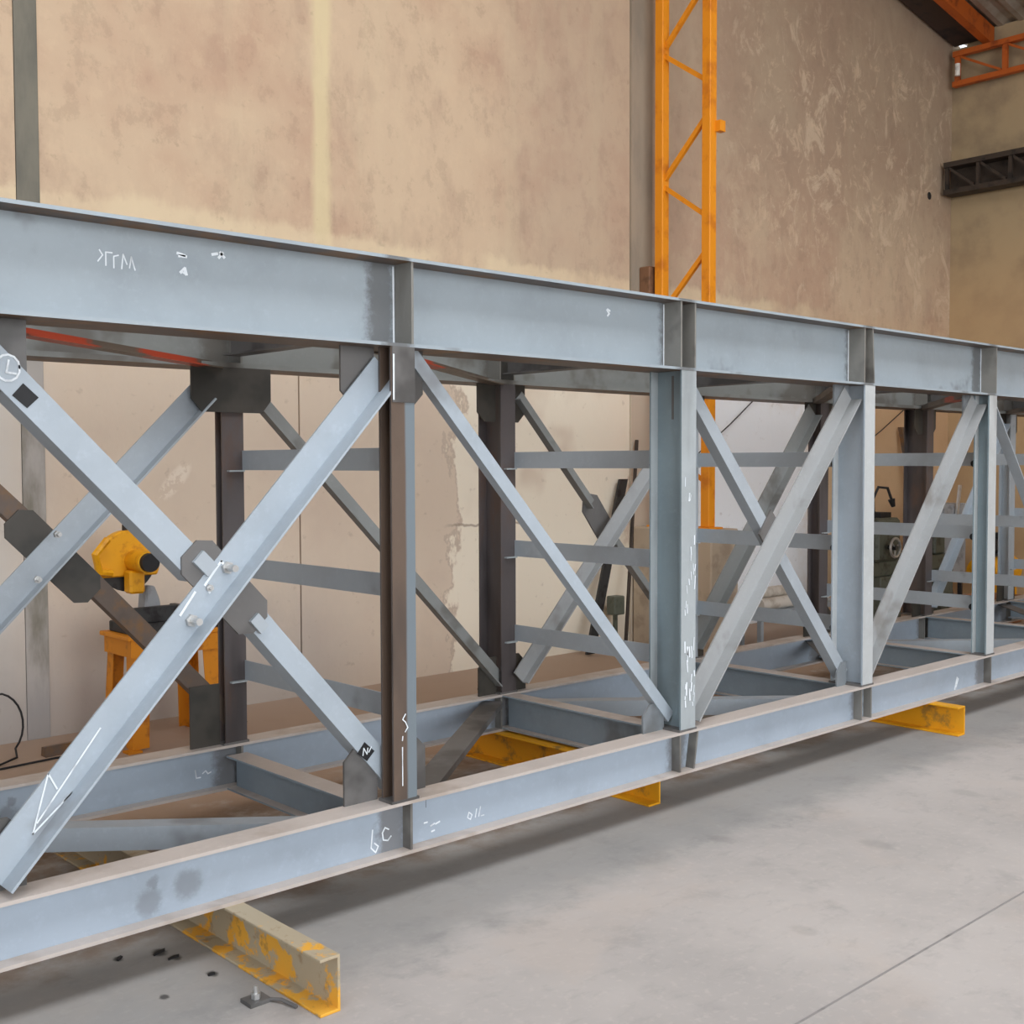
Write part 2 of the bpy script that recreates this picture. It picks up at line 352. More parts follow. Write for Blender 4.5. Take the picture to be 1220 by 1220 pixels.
# roof: corrugated sheets on purlins, ridge in the middle of the shed
rf = struct(MB().box(-14, 0, -.03, .03, 8.80, 8.86).prism([(-.02,-.02),(.02,-.02),(.02,.02),(-.02,.02)], (0, -8.3, 8.88), (0, WY+.2, 8.88), X, Z).build('roof', m_eave))
XR = 0.0
def roofz(x): return 6.68+(EX-abs(x-XR)-XR)*.16
def sheet(x0, x1, ya, yb):
    n = max(2, int((yb-ya)/.06)); vs = []
    for i in range(n+1):
        y = ya+(yb-ya)*i/n; dz = .022*(1 if i % 4 in (0, 1) else -1)
        for x in (x0, x1): vs.append((x, y, roofz(x)+dz+.03))
    return MB().add(vs, [(2*i, 2*i+1, 2*i+3, 2*i+2) for i in range(n)])
bays = [(-14, -10.5), (-10.5, -7), (-7, -3.5), (-3.5, 0), (0, 3.4), (3.4, 6.8), (6.8, 10.2), (10.2, EX+.25)]
for (xa, xb) in bays:
    y = -8.3
    while y < WY+.2:
        y1 = min(y+1.2, WY+.25)
        if not (-1.2 < y < .9): sheet(xa, xb, y, y1).build('roof_sheet', m_roof, rf)
        y = y1
def rafter(yc, hw, top, bot, mat, xa, xb):
    mb = MB()
    mb.prism([(-hw, -bot), (hw, -bot), (hw, -top), (-hw, -top)], (xa, yc, roofz(xa)), (xb, yc, roofz(xb)), Y, Z); return mb.build('rafter', mat, rf)
for yc in (6.37, 3.4, .4, -2.6, -5.6):
    rafter(yc, .05, .0, .20, m_orange_dk, 0, EX-.03); rafter(yc, .05, .0, .20, m_orange_dk, -13.9, 0)
rafter(6.62, .19, .03, .10, m_eave, 0, EX-.02)

# orange lattice girder beside the end wall
gx = 13.48
rg = root('roof_girder', 'orange lattice roof girder along the end wall, high in the right corner', 'girder', (gx, 6.5, 6.06))
for z, h in ((6.09, .06), (6.44, .06)):
    MB().box(gx-.05, gx+.03, -7.9, 6.75, z-h/2, z+h/2).build('chord', m_orange_dk, rg)
yy = 6.7; k = 0
while yy > 1.5:
    MB().box(gx-.03, gx+.01, yy-.03, yy+.03, 6.12, 6.41).build('strut', m_orange_dk, rg)
    MB().prism([(-.015,-.015),(.015,-.015),(.015,.015),(-.015,.015)], (gx-.01, yy-.04, 6.40), (gx-.01, yy-.53, 6.13), X, Z).build('brace', m_orange_dk, rg)
    yy -= .57
MB().cyl((gx-.1, 6.66, 6.16), (gx-.1, 6.66, 6.30), .03, 10).build('daylight_spot', simple('daylight_white', (240, 238, 230), .4), rg)  # white stub added in place of a bright daylight gap

# dark crane beam on the end wall
cb = root('crane_beam', 'dark lattice crane beam fixed along the end wall below the orange girder', 'beam', (13.3, 6.5, 4.75))
cx0 = 13.42
for z in (4.80, 5.12):
    MB().box(cx0-.12, cx0+.1, -7.9, 6.78, z-.03, z+.03).build('chord', m_rackdark, cb)
MB().box(cx0+.06, cx0+.08, -7.9, 6.78, 4.83, 5.09).build('web_plate', m_rackdark, cb)
yy = 6.75
while yy > 1.5:
    MB().box(cx0-.10, cx0-.06, yy-.02, yy+.02, 4.83, 5.09).build('strut', m_rackdark, cb)
    MB().prism([(-.015,-.02),(.015,-.02),(.015,.02),(-.015,.02)], (cx0-.08, yy-.03, 5.08), (cx0-.08, yy-.33, 4.84), X, Z).build('brace', m_rackdark, cb)
    yy -= .38
for y in (3.0, 0, -3, -6):
    MB().prism([(0,0),(.2,0),(0,-.25)], (cx0, y-.03, 4.78), (cx0, y+.03, 4.78), X, Z).build('bracket', m_rackdark, cb)

# orange lattice column on its plinth
COLX, COLA, COLB, PZ = 7.93, 6.62, 6.11, 1.04
col = root('lattice_column', 'orange lattice column of two box chords with zigzag bracing, standing against the back wall', 'column', (COLX, 6.36, PZ))
for y in (COLA, COLB):
    o = MB().box(COLX-.045, COLX+.045, y-.045, y+.045, PZ+.015, 7.1).build('chord', m_orange, col, bevel=.006)
MB().box(COLX-.09, COLX+.09, COLB-.09, COLA+.09, PZ, PZ+.015).build('base_plate', m_orange, col)
zn = 3.02; k = 0
zz_ = [(COLA, 2.10, COLB, 2.45)]
z0 = PZ+.1
def brace(ya, za, yb, zb):
    MB().prism([(-.004,-.02),(.03,-.02),(.03,-.014),(.004,-.014),(.004,.02),(-.004,.02)], (COLX-.01, ya, za), (COLX-.01, yb, zb), X, (Vector((0,yb-ya,zb-za)).normalized()).cross(X)).build('brace', m_orange, col)
zl = 4.02-1.12*2
while zl < 6.9:
    brace(COLA-.03, zl+.03, COLB+.03, zl+.48); brace(COLA-.03, zl-.03, COLB+.03, zl-.34); zl += 1.12
MB().box(COLX+.02, COLX+.09, COLB-.10, COLB-.045, 4.36, 4.45).build('lug', m_orange, col)
pl = MB().box(COLX-.16, COLX+.22, COLB-.16, WY-.03, 0, PZ).build('column_plinth', m_plinth, bevel=.012)
tag(pl, 'tan concrete plinth under the orange lattice column', 'plinth')
bx = MB().box(7.86, 7.98, 6.70, WY-.02, 3.02, 3.32).build('junction_box', m_brownbox, bevel=.008)
tag(bx, 'small brown box on the wall left of the orange column', 'box')

# ---------------------------------------------------------------- the steel box truss
D, B = 3.35, 4.566
zt, zc, zb, z0 = 2.34, 2.02, .367, .17
X0, X1 = -2.3, 11.9
tr = root('box_truss', 'long blue-grey welded steel box truss with angle diagonals, resting on yellow beams', 'truss', (4.8, 4.07, z0))
WF = .22; WB = .115
FY, BY = D+WF/2, B+WF/2       # web planes
def chalk(parent, yf, strokes, w=.004):
    """chalk strokes lying on the plane y=yf, strokes are x,z polylines"""
    for st in strokes:
        mb = MB()
        for q_, (a, b) in enumerate(zip(st[:-1], st[1:])):
            yo = yf-.0003*(q_ % 2)
            a3 = Vector((a[0], 0, a[1])); b3 = Vector((b[0], 0, b[1])); d = (b3-a3).normalized(); p = Vector((-d.z, 0, d.x))*w/2
            q = [a3-d*w*.3-p, b3+d*w*.3-p, b3+d*w*.3+p, a3-d*w*.3+p]
            vs = [Vector((v.x, yf, v.z)) for v in q] + [Vector((v.x, yo-.0012, v.z)) for v in q]
            mb.add(vs, [(0,1,2,3),(4,5,6,7),(0,1,5,4),(1,2,6,5),(2,3,7,6),(3,0,4,7)])
        mb.build('chalk_mark', m_chalk, parent)
chords = {}
for key, yc, h, za, mat, wd in (('ft', FY, zt-zc, (zt+zc)/2, m_chord_top, WF), ('bt', BY, zt-zc, (zt+zc)/2, m_chord_back, WF),
                            ('fb', D+WB/2, zb-z0, (zb+z0)/2, m_chord_bot, WB), ('bb', B+WB/2, zb-z0, (zb+z0)/2, m_chord_bot, WB)):
    nm = 'top_chord' if key[1] == 't' else 'bottom_chord'
    o = MB().prism(isec(h, wd, (.022 if key == 'bt' else .012), .009), (X0, yc, za), (X1, yc, za), Y, Z).build(nm, mat, tr)
    if key[1] == 'b':
        o.data.materials.append(m_flange_dust)
        for p in o.data.polygons:
            if abs(p.normal.z) > .9 and p.normal.z > 0 or (abs(p.normal.y) > .9 and max(o.data.vertices[v].co.z for v in p.vertices)-min(o.data.vertices[v].co.z for v in p.vertices) < .02): p.material_index = 1
    else:
        o.data.materials.append(m_browndiag)
        for p in o.data.polygons:
            if p.normal.z < -.9: p.material_index = 1
    chords[key] = o
# stiffeners in the chords at every node
def stiff(key, x, side, mat=m_stiff, t=.01, tilt=0):
    top = key[1] == 't'; wd = WF if top else WB; yc = {'ft': FY, 'bt': BY, 'fb': D+WB/2, 'bb': B+WB/2}[key]
    za, zb_ = ((zc+.012, zt-.012) if top else (z0+.012, zb-.012))
    ya, yb = (yc-wd/2+.006, yc-.0045) if side < 0 else (yc+.0045, yc+wd/2-.006)
    mb = MB().prism([(-t/2,0),(t/2,0),(t/2,1),(-t/2,1)], (x, ya, za), (x, yb, za), X, Vector((tilt, 0, zb_-za)))
    return mb.build('stiffener', mat, chords[key])
deep = [0, 0, 0, 1, 1, 0, 1, 0]
for i, nx in enumerate(NODES):
    for key in chords:
        for side in (-1, 1):
            if deep[i]:
                stiff(key, nx-.05, side); stiff(key, nx+.05, side, tilt=(-.02 if key == 'ft' and i == 4 else 0) if key[1] == 't' else .03 if i == 3 else 0)
            else:
                stiff(key, nx+.05 if key[1] == 't' else nx+.03, side)
    # weld / chalk line down the joint of the front top chord
    chalk(chords['ft'], FY-.006, [[(nx-.057 if deep[i] else nx+.038, zc+.015), (nx-.058 if deep[i] else nx+.037, zt-.02)]], .007)
# posts
def post(i, x, front):
    d = [.08, .08, .075, .19, .20, .10, .16, .10][i] if front else [.08, .08, .06, .18, .18, .10, .20, .10][i]
    wdt = .105
    ya = D+.002 if front else B+.002
    yc = ya+d/2
    sec = isec(d, wdt, .009, .007)      # u = X, v = Y : web in the YZ plane
    if front: mat, m2 = {2: (m_postrust, m_postside), 3: (m_post, m_strip), 4: (m_post_blue, m_strip_pale), 5: (m_post, m_strip_pale)}.get(i, (m_post, m_strip))
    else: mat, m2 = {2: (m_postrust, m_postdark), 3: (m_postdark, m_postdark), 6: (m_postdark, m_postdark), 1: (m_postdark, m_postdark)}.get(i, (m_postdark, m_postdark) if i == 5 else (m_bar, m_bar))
    o = MB().prism(sec, (x, yc, zb), (x, yc, zc), X, Y).build('post', mat, tr)
    o.data.materials.append(m2)
    for p in o.data.polygons:
        if p.normal.y < -.9: p.material_index = 1
    if front and i == 2:
        MB().box(x-wdt/2+.004, x+wdt/2, ya-.004, ya, 1.82, zc).build('cover_strip', m_gusset, o)
        chalk(o, ya-.004, [[(x-.044, 1.83), (x-.043, 1.99)]], .006)
    # end plates
    MB().box(x-wdt/2-.01, x+wdt/2+.01, ya-.001, yc+d/2+.005, zb, zb+.010).build('end_plate', m_gusset, o)
    return o
posts = {}
for i, nx in enumerate(NODES):
    posts[(i, 1)] = post(i, nx, True); posts[(i, 0)] = post(i, nx, False)
# gusset plates
def gusset(pts, y, mat=m_gusset, t=.010, name='gusset_plate', parent=None):
    return MB().prism(pts, (0, y-t/2, 0), (0, y+t/2, 0), X, Z).build(name, mat, parent or tr)
def gus_top(x, y, l, r, h, mat=m_gusset, c=.06):
    gusset([(x-l, zc), (x-l, zc-h+c), (x-l+c, zc-h), (x+r-c, zc-h), (x+r, zc-h+c), (x+r, zc)], y, mat)
def gus_bot(x, y, l, r, h, mat=m_gusset, c=.05):
    gusset([(x-l, zb), (x-l, zb+h-c), (x-l+c, zb+h), (x+r-c, zb+h), (x+r, zb+h-c), (x+r, zb)], y, mat)
def split(fn, i, y, l, r, h, mat, c=.05):
    """two plates, one either side of the post web"""
    nx = NODES[i]
    if fn == 't':
        if l: gusset([(nx-l, zc), (nx-l, zc-h+c), (nx-l+c, zc-h), (nx-.055, zc-h), (nx-.055, zc)], y, mat)
        if r: gusset([(nx+.055, zc), (nx+.055, zc-h), (nx+r-c, zc-h), (nx+r, zc-h+c), (nx+r, zc)], y, mat)
    else:
        if l: gusset([(nx-l, zb), (nx-l, zb+h-c), (nx-l+c, zb+h), (nx-.055, zb+h), (nx-.055, zb)], y, mat)
        if r: gusset([(nx+.055, zb), (nx+.055, zb+h), (nx+r-c, zb+h), (nx+r, zb+h-c), (nx+r, zb)], y, mat)
GY = D+.105                      # gusset plane of the front frame
GB = B+.045
for i in range(len(NODES)):
    gm = m_gusset if i < 3 else m_gusset_bl
    split('t', i, GY, 0 if i == 3 else .20, 0 if i == 3 else (.33 if i == 1 else .17), .21, gm)
    split('b', i, GY, 0 if i >= 5 else .15 if i == 4 else .20, .30 if i == 1 else .17, .21 if i < 3 else .13, gm)
for i in range(len(NODES)):
    nx = NODES[i]
    if i == 2:
        gusset([(nx-.20, zc), (nx-.20, zc-.14), (nx-.15, zc-.195), (nx+.14, zc-.195), (nx+.185, zc-.14), (nx+.185, zc)], B-.006, m_gusset_dark)
        gusset([(nx-.20, zb), (nx-.20, zb+.27), (nx-.06, zb+.27), (nx-.06, zb)], GB, m_gusset_dark)
    else:
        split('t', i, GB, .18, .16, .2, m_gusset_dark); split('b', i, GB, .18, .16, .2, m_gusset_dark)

# angle-iron diagonals
def angle(p0, p1, y, leg=.1, out=.09, side=1, dy=-1, t=.008, mat=m_diag, name='diagonal', out_mat=None, ends=(0, 0)):
    a = Vector((p0[0], y, p0[1])); b = Vector((p1[0], y, p1[1])); d = (b-a).normalized(); n = Vector((-d.z, 0, d.x))*side
    s = dy
    poly = [(0, 0), (leg, 0), (leg, s*t), (t, s*t), (t, s*out), (0, s*out)]
    o = MB().prism(poly, a, b, n, Y).build(name, mat, tr)
    if out_mat:
        o.data.materials.append(out_mat)
        for p in o.data.polygons:
            if abs(p.normal.dot(n)) > .9: p.material_index = 1
    return o
def bolts(o, pts, y, r=.013, dy=-1, h=.016, shank=.02):
    for (x, z) in pts:
        mb = MB().cyl((x, y, z), (x, y+dy*h, z), r*1.25, 6); mb.cyl((x, y+dy*h, z), (x, y+dy*(h+shank), z), r*.7, 10)
        mb.build('bolt', m_zinc, o)
# black marker tags with white N on the falling diagonal ends
def mark(o, x, z, y, flip=False):
    MB().prism([(-.042, 0), (0, -.036), (.034, -.004), (-.01, .036)], (x, y-.001, z), (x, y, z), X, Z).build('paint_patch', m_black, o)
    if not flip: chalk(o, y-.001, [[(x-.018, z-.012), (x-.014, z+.014), (x, z-.01), (x+.004, z+.012)], [(x+.008, z-.004), (x+.02, z+.014)]], .0035)
# front frame -----------------------------------------------------
GF = GY-.005        # front face of the gussets
# panel 0 rising right, forward leg towards the viewer along its lower right edge
dA = angle((1.175, .385), (2.585, 1.915), GF-.012, .105, .085, 1, -1, mat=m_diag)
# panel 0 falling right, in two lengths joined by a splice plate
dB1 = angle((1.0, 2.02), (1.79, 1.22), GF-.009, .09, .10, 1, 1, mat=m_diag)
dB2 = angle((1.93, 1.125), (2.59, .375), GF-.009, .08, .09, 1, 1, mat=m_diag)
def splice(p, q, y, w=.16, mat=m_gusset, t=.01):
    a = Vector((p[0], 0, p[1])); b = Vector((q[0], 0, q[1])); d = (b-a).normalized(); n = Vector((-d.z, 0, d.x))*w/2; L = (b-a)
    c = d*.04
    P = [a-n+c, a-n*.5, a+n*.5, a+n+c, b+n-c, b+n*.5, b-n*.5, b-n-c]
    return gusset([(v.x, v.z) for v in P], y, mat, t, 'splice_plate')
sp0 = splice((1.775, 1.33), (2.03, 1.06), GF-.012, .15)
def lug(o, p, q, y, w=.03):
    MB().prism([(-.012,-w/2),(.012,-w/2),(.012,w/2),(-.012,w/2)], (p[0], y, p[1]), (q[0], y, q[1]), Y, Vector((q[1]-p[1], 0, -(q[0]-p[0]))).normalized()).build('slot_bar', m_bar, o)
lug(sp0, (1.80, 1.305), (1.85, 1.255), GF-.02, .05)
lug(sp0, (2.0, 1.09), (2.04, 1.045), GF-.02, .04)
bolts(dA, [(1.905, 1.262), (1.775, 1.10)], GF-.02, .017, -1, .014, .045)
bolts(dA, [(1.84, 1.20)], GF-.02, .010, -1, .01, .012)
chalk(dA, GF-.021, [[(1.885, 1.285), (1.825, 1.21)], [(1.885, 1.285), (1.895, 1.27)], [(1.79, 1.19), (1.738, 1.12)], [(1.84, 1.185), (1.85, 1.20)]], .008)
chalk(dA, GF-.0215, [[(1.262, .52), (1.31, .69)], [(1.262, .52), (1.38, .62)], [(1.275, .55), (1.47, .80)], [(1.31, .69), (1.335, .64)], [(1.38, .62), (1.355, .60)]], .005)
mark(dB1, 1.275, 1.80, GF-.0095, True)
chalk(dB1, GF-.0105, [[(1.222+.034*math.cos(t*.5), 1.878+.038*math.sin(t*.5)) for t in range(14)], [(1.225, 1.90), (1.218, 1.865), (1.245, 1.862)]], .006)
# panel 1
angle((2.66, 2.00), (4.175, .40), GF-.009, .055, .045, 1, 1, mat=m_diag)
# panel 2
angle((4.335, .385), (5.745, 1.94), GF, .105, .07, 1, -1, mat=m_diag_grey)
mo_ = MB().box(4.205, 4.235, D+.088, D+.10, 1.80, 2.0).build('slot_bar', m_gusset, posts[(3, 1)])
angle((4.27, 2.0), (5.70, .40), GY+.005, .07, .06, 1, 1, mat=m_bar)
gusset([(4.90, 1.24), (5.0, 1.36), (5.12, 1.24), (5.02, 1.10)], GY, m_gusset, .01, 'splice_plate')
# panel 3
angle((5.86, .385), (7.24, 1.96), GF, .105, .07, 1, -1, mat=m_diag_grey)
# panel 4, 5
angle((7.33, 2.0), (8.74, .42), GF, .09, .07, 1, -1, mat=m_bar)
angle((8.85, .385), (10.25, 1.96), GF, .1, .07, 1, -1, mat=m_diag_grey)
# to the left of the view
angle((-.62, 2.0), (.9, .42), GF, .1, .08, 1, -1, mat=m_diag)
# back frame -------------------------------------------------------
bf = GB-.005
angle((1.01, .40), (2.49, 1.88), bf, .11, .06, 1, -1, mat=m_bar)
angle((1.01, 2.0), (1.72, 1.30), GB+.005, .08, .06, 1, 1, mat=m_browndiag)
angle((1.86, 1.17), (2.60, .39), GB+.005, .08, .06, 1, 1, mat=m_browndiag)
s1 = splice((1.64, 1.40), (1.96, 1.07), GB, .15, m_gusset_dark)
bolts(s1, [(1.78, 1.33), (1.70, 1.16)], bf-.085, .012, -1, .012, .02)
angle((2.66, 1.90), (4.15, .41), bf, .075, .05, 1, -1, mat=m_bar_dk)
angle((4.29, 1.94), (4.86, 1.34), bf, .07, .05, 1, -1, mat=m_bar_dk)
angle((5.06, 1.12), (5.72, .44), bf, .07, .05, 1, -1, mat=m_bar_dk)
angle((4.28, .42), (5.70, 1.90), bf-.07, .09, .05, 1, -1, mat=m_diag_grey)
splice((4.86, 1.40), (5.10, 1.10), GB, .15, m_gusset)
angle((5.86, .42), (7.20, 1.93), bf, .12, .06, 1, -1, mat=m_bar_dk)
angle((8.90, .42), (10.2, 1.93), bf, .09, .06, 1, -1, mat=m_diag)
# three rails between the front and back post of every node
for i, nx in enumerate(NODES):
    yf = D+.002+[.08, .08, .075, .19, .20, .10, .16, .10][i]-(.05 if deep[i] else 0)
    for z in (1.617, 1.145, .69):
        a = Vector((nx+.045, D+.10 if not deep[i] else D+.19, z)); b = Vector((nx+.045, B+.03, z))
        o = MB().prism([(0,-.043),(.05,-.043),(.05,-.037),(.006,-.037),(.006,.043),(0,.043)], a, b, X, Z).build('rail', m_bar, tr)
        MB().box(nx-.03, nx+.045, B-.02, B+.004, z-.05, z-.043).build('cleat', m_strip, o)
        if deep[i] or i == 5: MB().cyl((nx+.045, D+(.235 if deep[i] else .135), z-.028), (nx+.022, D+(.235 if deep[i] else .135), z-.028), .022, 10).build('bolt', m_black, o)
# cross beams at the nodes, bottom and top
for i, nx in enumerate(NODES):
    h = .15 if not deep[i] else .18
    ztop = zb-.045 if i == 2 else zb-.004
    o = MB().prism(isec(h, .10, .008, .006), (nx, D+WB-.002, ztop-h/2), (nx, B+.002, ztop-h/2), X, Z).build('cross_beam', m_cross, tr)
    o.data.materials.append(m_flange_dust)
    for p in o.data.polygons:
        if p.normal.z > .9: p.material_index = 1
    MB().prism(isec(.14, .08, .008, .006), (nx, D+WF-.002, zc+.12), (nx, B+.002, zc+.12), X, Z).build('top_cross_beam', m_gusset, tr)
# plan bracing between the two frames
def plan(x0, y0_, x1, y1_, z, w, h, mat, name):
    a, b = Vector((x0, y0_, z)), Vector((x1, y1_, z)); d = (b-a).normalized(); n = Z.cross(d)
    return MB().prism([(-w/2,0),(w/2,0),(w/2,h),(w/2-.006,h),(w/2-.006,.006),(-w/2,.006)] if h > 0 else [(-w/2,h),(-w/2+.006,h),(-w/2+.006,-.006),(w/2,-.006),(w/2,0),(-w/2,0)], a, b, n, Z).build(name, mat, tr)
FYi, BYi = D+WB-.02, B+.02
for i in range(len(NODES)-1):
    a, b = NODES[i], NODES[i+1]
    if i % 2: plan(a+.1, BYi, b-.12, FYi, zb-.055, .085, -.085, m_bar, 'plan_brace')      # back left to front right
    else: plan(a+.1, FYi, b-.1, BYi, zb-.03, .11, -.03, m_gusset, 'plan_brace')
    plan(a+.05, D+WF-.02, b-.05, B+.03, zc-.006, .07, .035, m_red, 'top_plan_brace')
# chalk writing on the chords
fbY = D+WB/2-.0045; ftY = FY-.0045
chalk(chords['fb'], fbY, [[(2.462, .275), (2.455, .21), (2.475, .19), (2.487, .21), (2.47, .225)],
      [(2.535, .262), (2.518, .272), (2.506, .255), (2.51, .228), (2.53, .222), (2.545, .235)]], .005)
chalk(chords['fb'], fbY, [[(2.93, .215), (2.915, .225), (2.922, .245), (2.938, .232), (2.93, .215)], [(2.955, .218), (2.962, .25)], [(2.972, .218), (2.982, .255)], [(2.985, .218), (3.0, .218)]], .004)
chalk(chords['fb'], fbY, [[(2.70, .25), (2.715, .25)], [(2.73, .232), (2.75, .238)], [(2.755, .235), (2.775, .24)], [(2.735, .21), (2.75, .212)]], .006)
chalk(chords['fb'], fbY, [[(6.90, .19), (6.93, .26)], [(6.91, .19), (6.945, .25)]], .012)
chalk(chords['ft'], ftY, [[(1.50, 2.215), (1.515, 2.235), (1.505, 2.25)], [(1.525, 2.205), (1.525, 2.245), (1.545, 2.245)], [(1.55, 2.20), (1.55, 2.235), (1.565, 2.24)], [(1.575, 2.20), (1.58, 2.245), (1.592, 2.215)], [(1.60, 2.205), (1.606, 2.24), (1.618, 2.2)]], .004)
chalk(chords['ft'], ftY, [[(1.76, 2.27), (1.785, 2.265)], [(1.765, 2.262), (1.79, 2.262)], [(1.77, 2.21), (1.785, 2.225), (1.79, 2.205)], [(1.78, 2.212), (1.788, 2.208)], [(1.882, 2.28), (1.9, 2.285)], [(1.905, 2.272), (1.92, 2.29)], [(1.91, 2.29), (1.925, 2.275)]], .009)
chalk(chords['ft'], ftY, [[(3.77, 2.265), (3.785, 2.25), (3.775, 2.24)], [(3.775, 2.268), (3.79, 2.262)]], .008)
chalk(chords['bb'], B+WB/2-.0045, [[(2.40, .27), (2.405, .235), (2.425, .235)], [(2.435, .25), (2.45, .26), (2.46, .245), (2.475, .25)]], .005)
chalk(posts[(2, 1)], D, [[(2.575, .69), (2.562, .672), (2.575, .66), (2.585, .64), (2.573, .625)], [(2.562, .61), (2.560, .595)], [(2.56, .57), (2.56, .43)]], .004)
for i in (3,):
    random.seed(3)
    for k in range(34):
        z = random.choice([random.uniform(.42, .75), random.uniform(.9, 1.5)]); x = NODES[i]+random.uniform(-.03, .045)
        chalk(posts[(3, 1)], D, [[(x, z), (x+random.uniform(-.006, .006), z+random.uniform(.01, .06))]], random.uniform(.003, .010))
mark(dB2, 2.467, .555, GF-.009)

# ---------------------------------------------------------------- sleepers under the truss
def sleeper(x, ya, yb, label, mat, w=.08, slots=True):
    s = root('sleeper_beam', label, 'beam', (x, ya, 0), 'yellow beams under the truss')
    t = .009; h = z0
    MB().prism([(-w/2,0),(w/2,0),(w/2,h),(-w/2,h),(-w/2,h-t),(w/2-t,h-t),(w/2-t,t),(-w/2,t)], (x, ya, 0), (x, yb, 0), X, Z).build('channel', mat, s, bevel=.0015)
    return s
sleeper(1.872, 2.80, 5.05, 'worn yellow channel beam poking out under the left end of the truss', m_sleeper, .07)
sleeper(4.15, 3.50, 5.00, 'yellow channel beam under the truss below the second full post', m_sleeper2, .085)
sleeper(6.52, 3.17, 5.05, 'bright yellow channel beam poking out under the right part of the truss', m_sleeper2, .085)
sleeper(9.6, 3.2, 5.05, 'yellow channel beam farthest right under the truss', m_sleeper2, .085)
# small clamp lying at the foot of the near sleeper
cl = root('beam_clamp', 'small grey steel clamp on the floor beside the nearest yellow beam', 'clamp', (1.755, 3.02, 0))
MB().box(1.72, 1.79, 2.99, 3.05, 0, .012).build('plate', m_gusset, cl)
MB().cyl((1.755, 3.02, .012), (1.755, 3.02, .028), .014, 6).build('nut', m_zinc, cl)
MB().cyl((1.755, 3.02, .028), (1.755, 3.02, .05), .007, 10).build('bolt', m_zinc, cl)
MB().tube([(1.785, 3.0, .006), (1.805, 2.96, .012), (1.82, 2.90, .006)], .006).build('tail', m_gusset, cl)
# scraps on the floor
for k, (x, y, a, s) in enumerate(((1.706, 3.547, .4, .03), (1.722, 3.478, .2, .024), (1.59, 3.592, .8, .018), (1.75, 3.28, .1, .014))):
    d = Vector((math.cos(a), math.sin(a), 0)); n = Z.cross(d)
    o = MB().prism([(-s,-.004),(s*.6,-.007),(s,.003),(s*.2,.009),(-s*.8,.005)], (x, y, 0), (x, y, .004), d, n).build('steel_scrap', m_black)
    tag(o, ['largest dark flake on the floor under the lower chord edge', 'dark flake just right of and below the largest flake', 'small dark flake farthest left on the floor by the chord', 'small dark flake farthest from the chord, nearest the yellow beam end'][k], 'scrap', 'dark flakes on the floor by the near sleeper')

# ---------------------------------------------------------------- cut-off saw on its stand
sx, sy = 3.10, 6.33
st = root('saw_stand', 'orange-yellow sheet-metal stand with splayed legs below the chop saw', 'stand', (sx, sy, 0))
TZ = .645
MB().box(sx-.30, sx+.30, sy-.19, sy+.19, TZ-.025, TZ).build('table_top', m_ylworn, st, bevel=.004)
MB().box(sx-.28, sx+.28, sy-.18, sy-.17, TZ-.12, TZ-.025).build('apron', m_ylworn, st)
MB().box(sx-.28, sx-.27, sy-.17, sy+.17, TZ-.12, TZ-.025).build('apron', m_ylworn, st)
for a in (-1, 1):
    for b in (-1, 1):
        p = Vector((sx+a*.26, sy+b*.16, TZ-.03)); q = Vector((sx+a*.285, sy+b*.19, .012))
        o = MB().prism([(-.05*a*-1,0),(0,0),(0,-.05*b),(.005*-a,-.05*b),(.005*-a,-.005*b),(-.05*-a,-.005*b)] if 0 else [(0,0),(-a*.10,0),(-a*.10,-b*.005),(-a*.005,-b*.005),(-a*.005,-b*.08),(0,-b*.08)], p, q, X, Y).build('leg', m_ylworn, st)
        MB().box(q.x-.04, q.x+.04, q.y-.04, q.y+.04, 0, .012).build('foot', m_ylworn, o)
sw = root('chop_saw', 'yellow abrasive chop saw with black motor end and dark vice', 'saw', (sx, sy, TZ))
MB().box(sx-.26, sx+.28, sy-.15, sy+.15, TZ, TZ+.06).build('base', m_iron, sw, bevel=.006)
MB().box(sx-.25, sx+.02, sy-.13, sy-.09, TZ+.06, TZ+.15).build('fence', m_iron, sw, bevel=.004)
MB().box(sx+.10, sx+.14, sy-.12, sy+.12, TZ+.06, TZ+.13).build('vice_jaw', m_iron, sw, bevel=.004)
v = MB(); v.cyl((sx+.14, sy, TZ+.09), (sx+.38, sy, TZ+.09), .012); v.build('vice_screw', m_wood, sw)
MB().cyl((sx+.38, sy, TZ+.09), (sx+.40, sy, TZ+.09), .04).build('hand_wheel', m_wood, sw)
MB().prism([(-.05,0),(.07,0),(.05,.12),(.02,.2),(-.03,.2)], (sx-.09, sy-.05, TZ+.06), (sx-.09, sy+.05, TZ+.06), X, Z).build('pivot_bracket', m_machgrey, sw, bevel=.008)
cxx, czz, R = sx-.21, TZ+.40, .185
pts = [(R*math.cos(t), R*math.sin(t)) for t in [math.radians(-25+230*i/22) for i in range(23)]]
MB().prism(pts, (cxx, sy-.03, czz), (cxx, sy+.035, czz), X, Z).build('blade_guard', m_yellow, sw, bevel=.008)
MB().cyl((cxx, sy-.002, czz-.0), (cxx, sy+.002, czz), R-.02, 32).build('blade', m_iron, sw)
mo = MB().cyl((cxx+.03, sy-.20, czz+.01), (cxx+.03, sy-.03, czz+.01), .062, 22).build('motor', m_yellow, sw, smooth=True)
MB().cyl((cxx+.03, sy-.235, czz+.01), (cxx+.03, sy-.20, czz+.01), .052, 22).build('end_cap', m_black, mo, smooth=True)
MB().box(cxx-.04, cxx+.05, sy-.12, sy-.03, czz-.17, czz-.04).build('gear_housing', m_yellow, sw, bevel=.012)
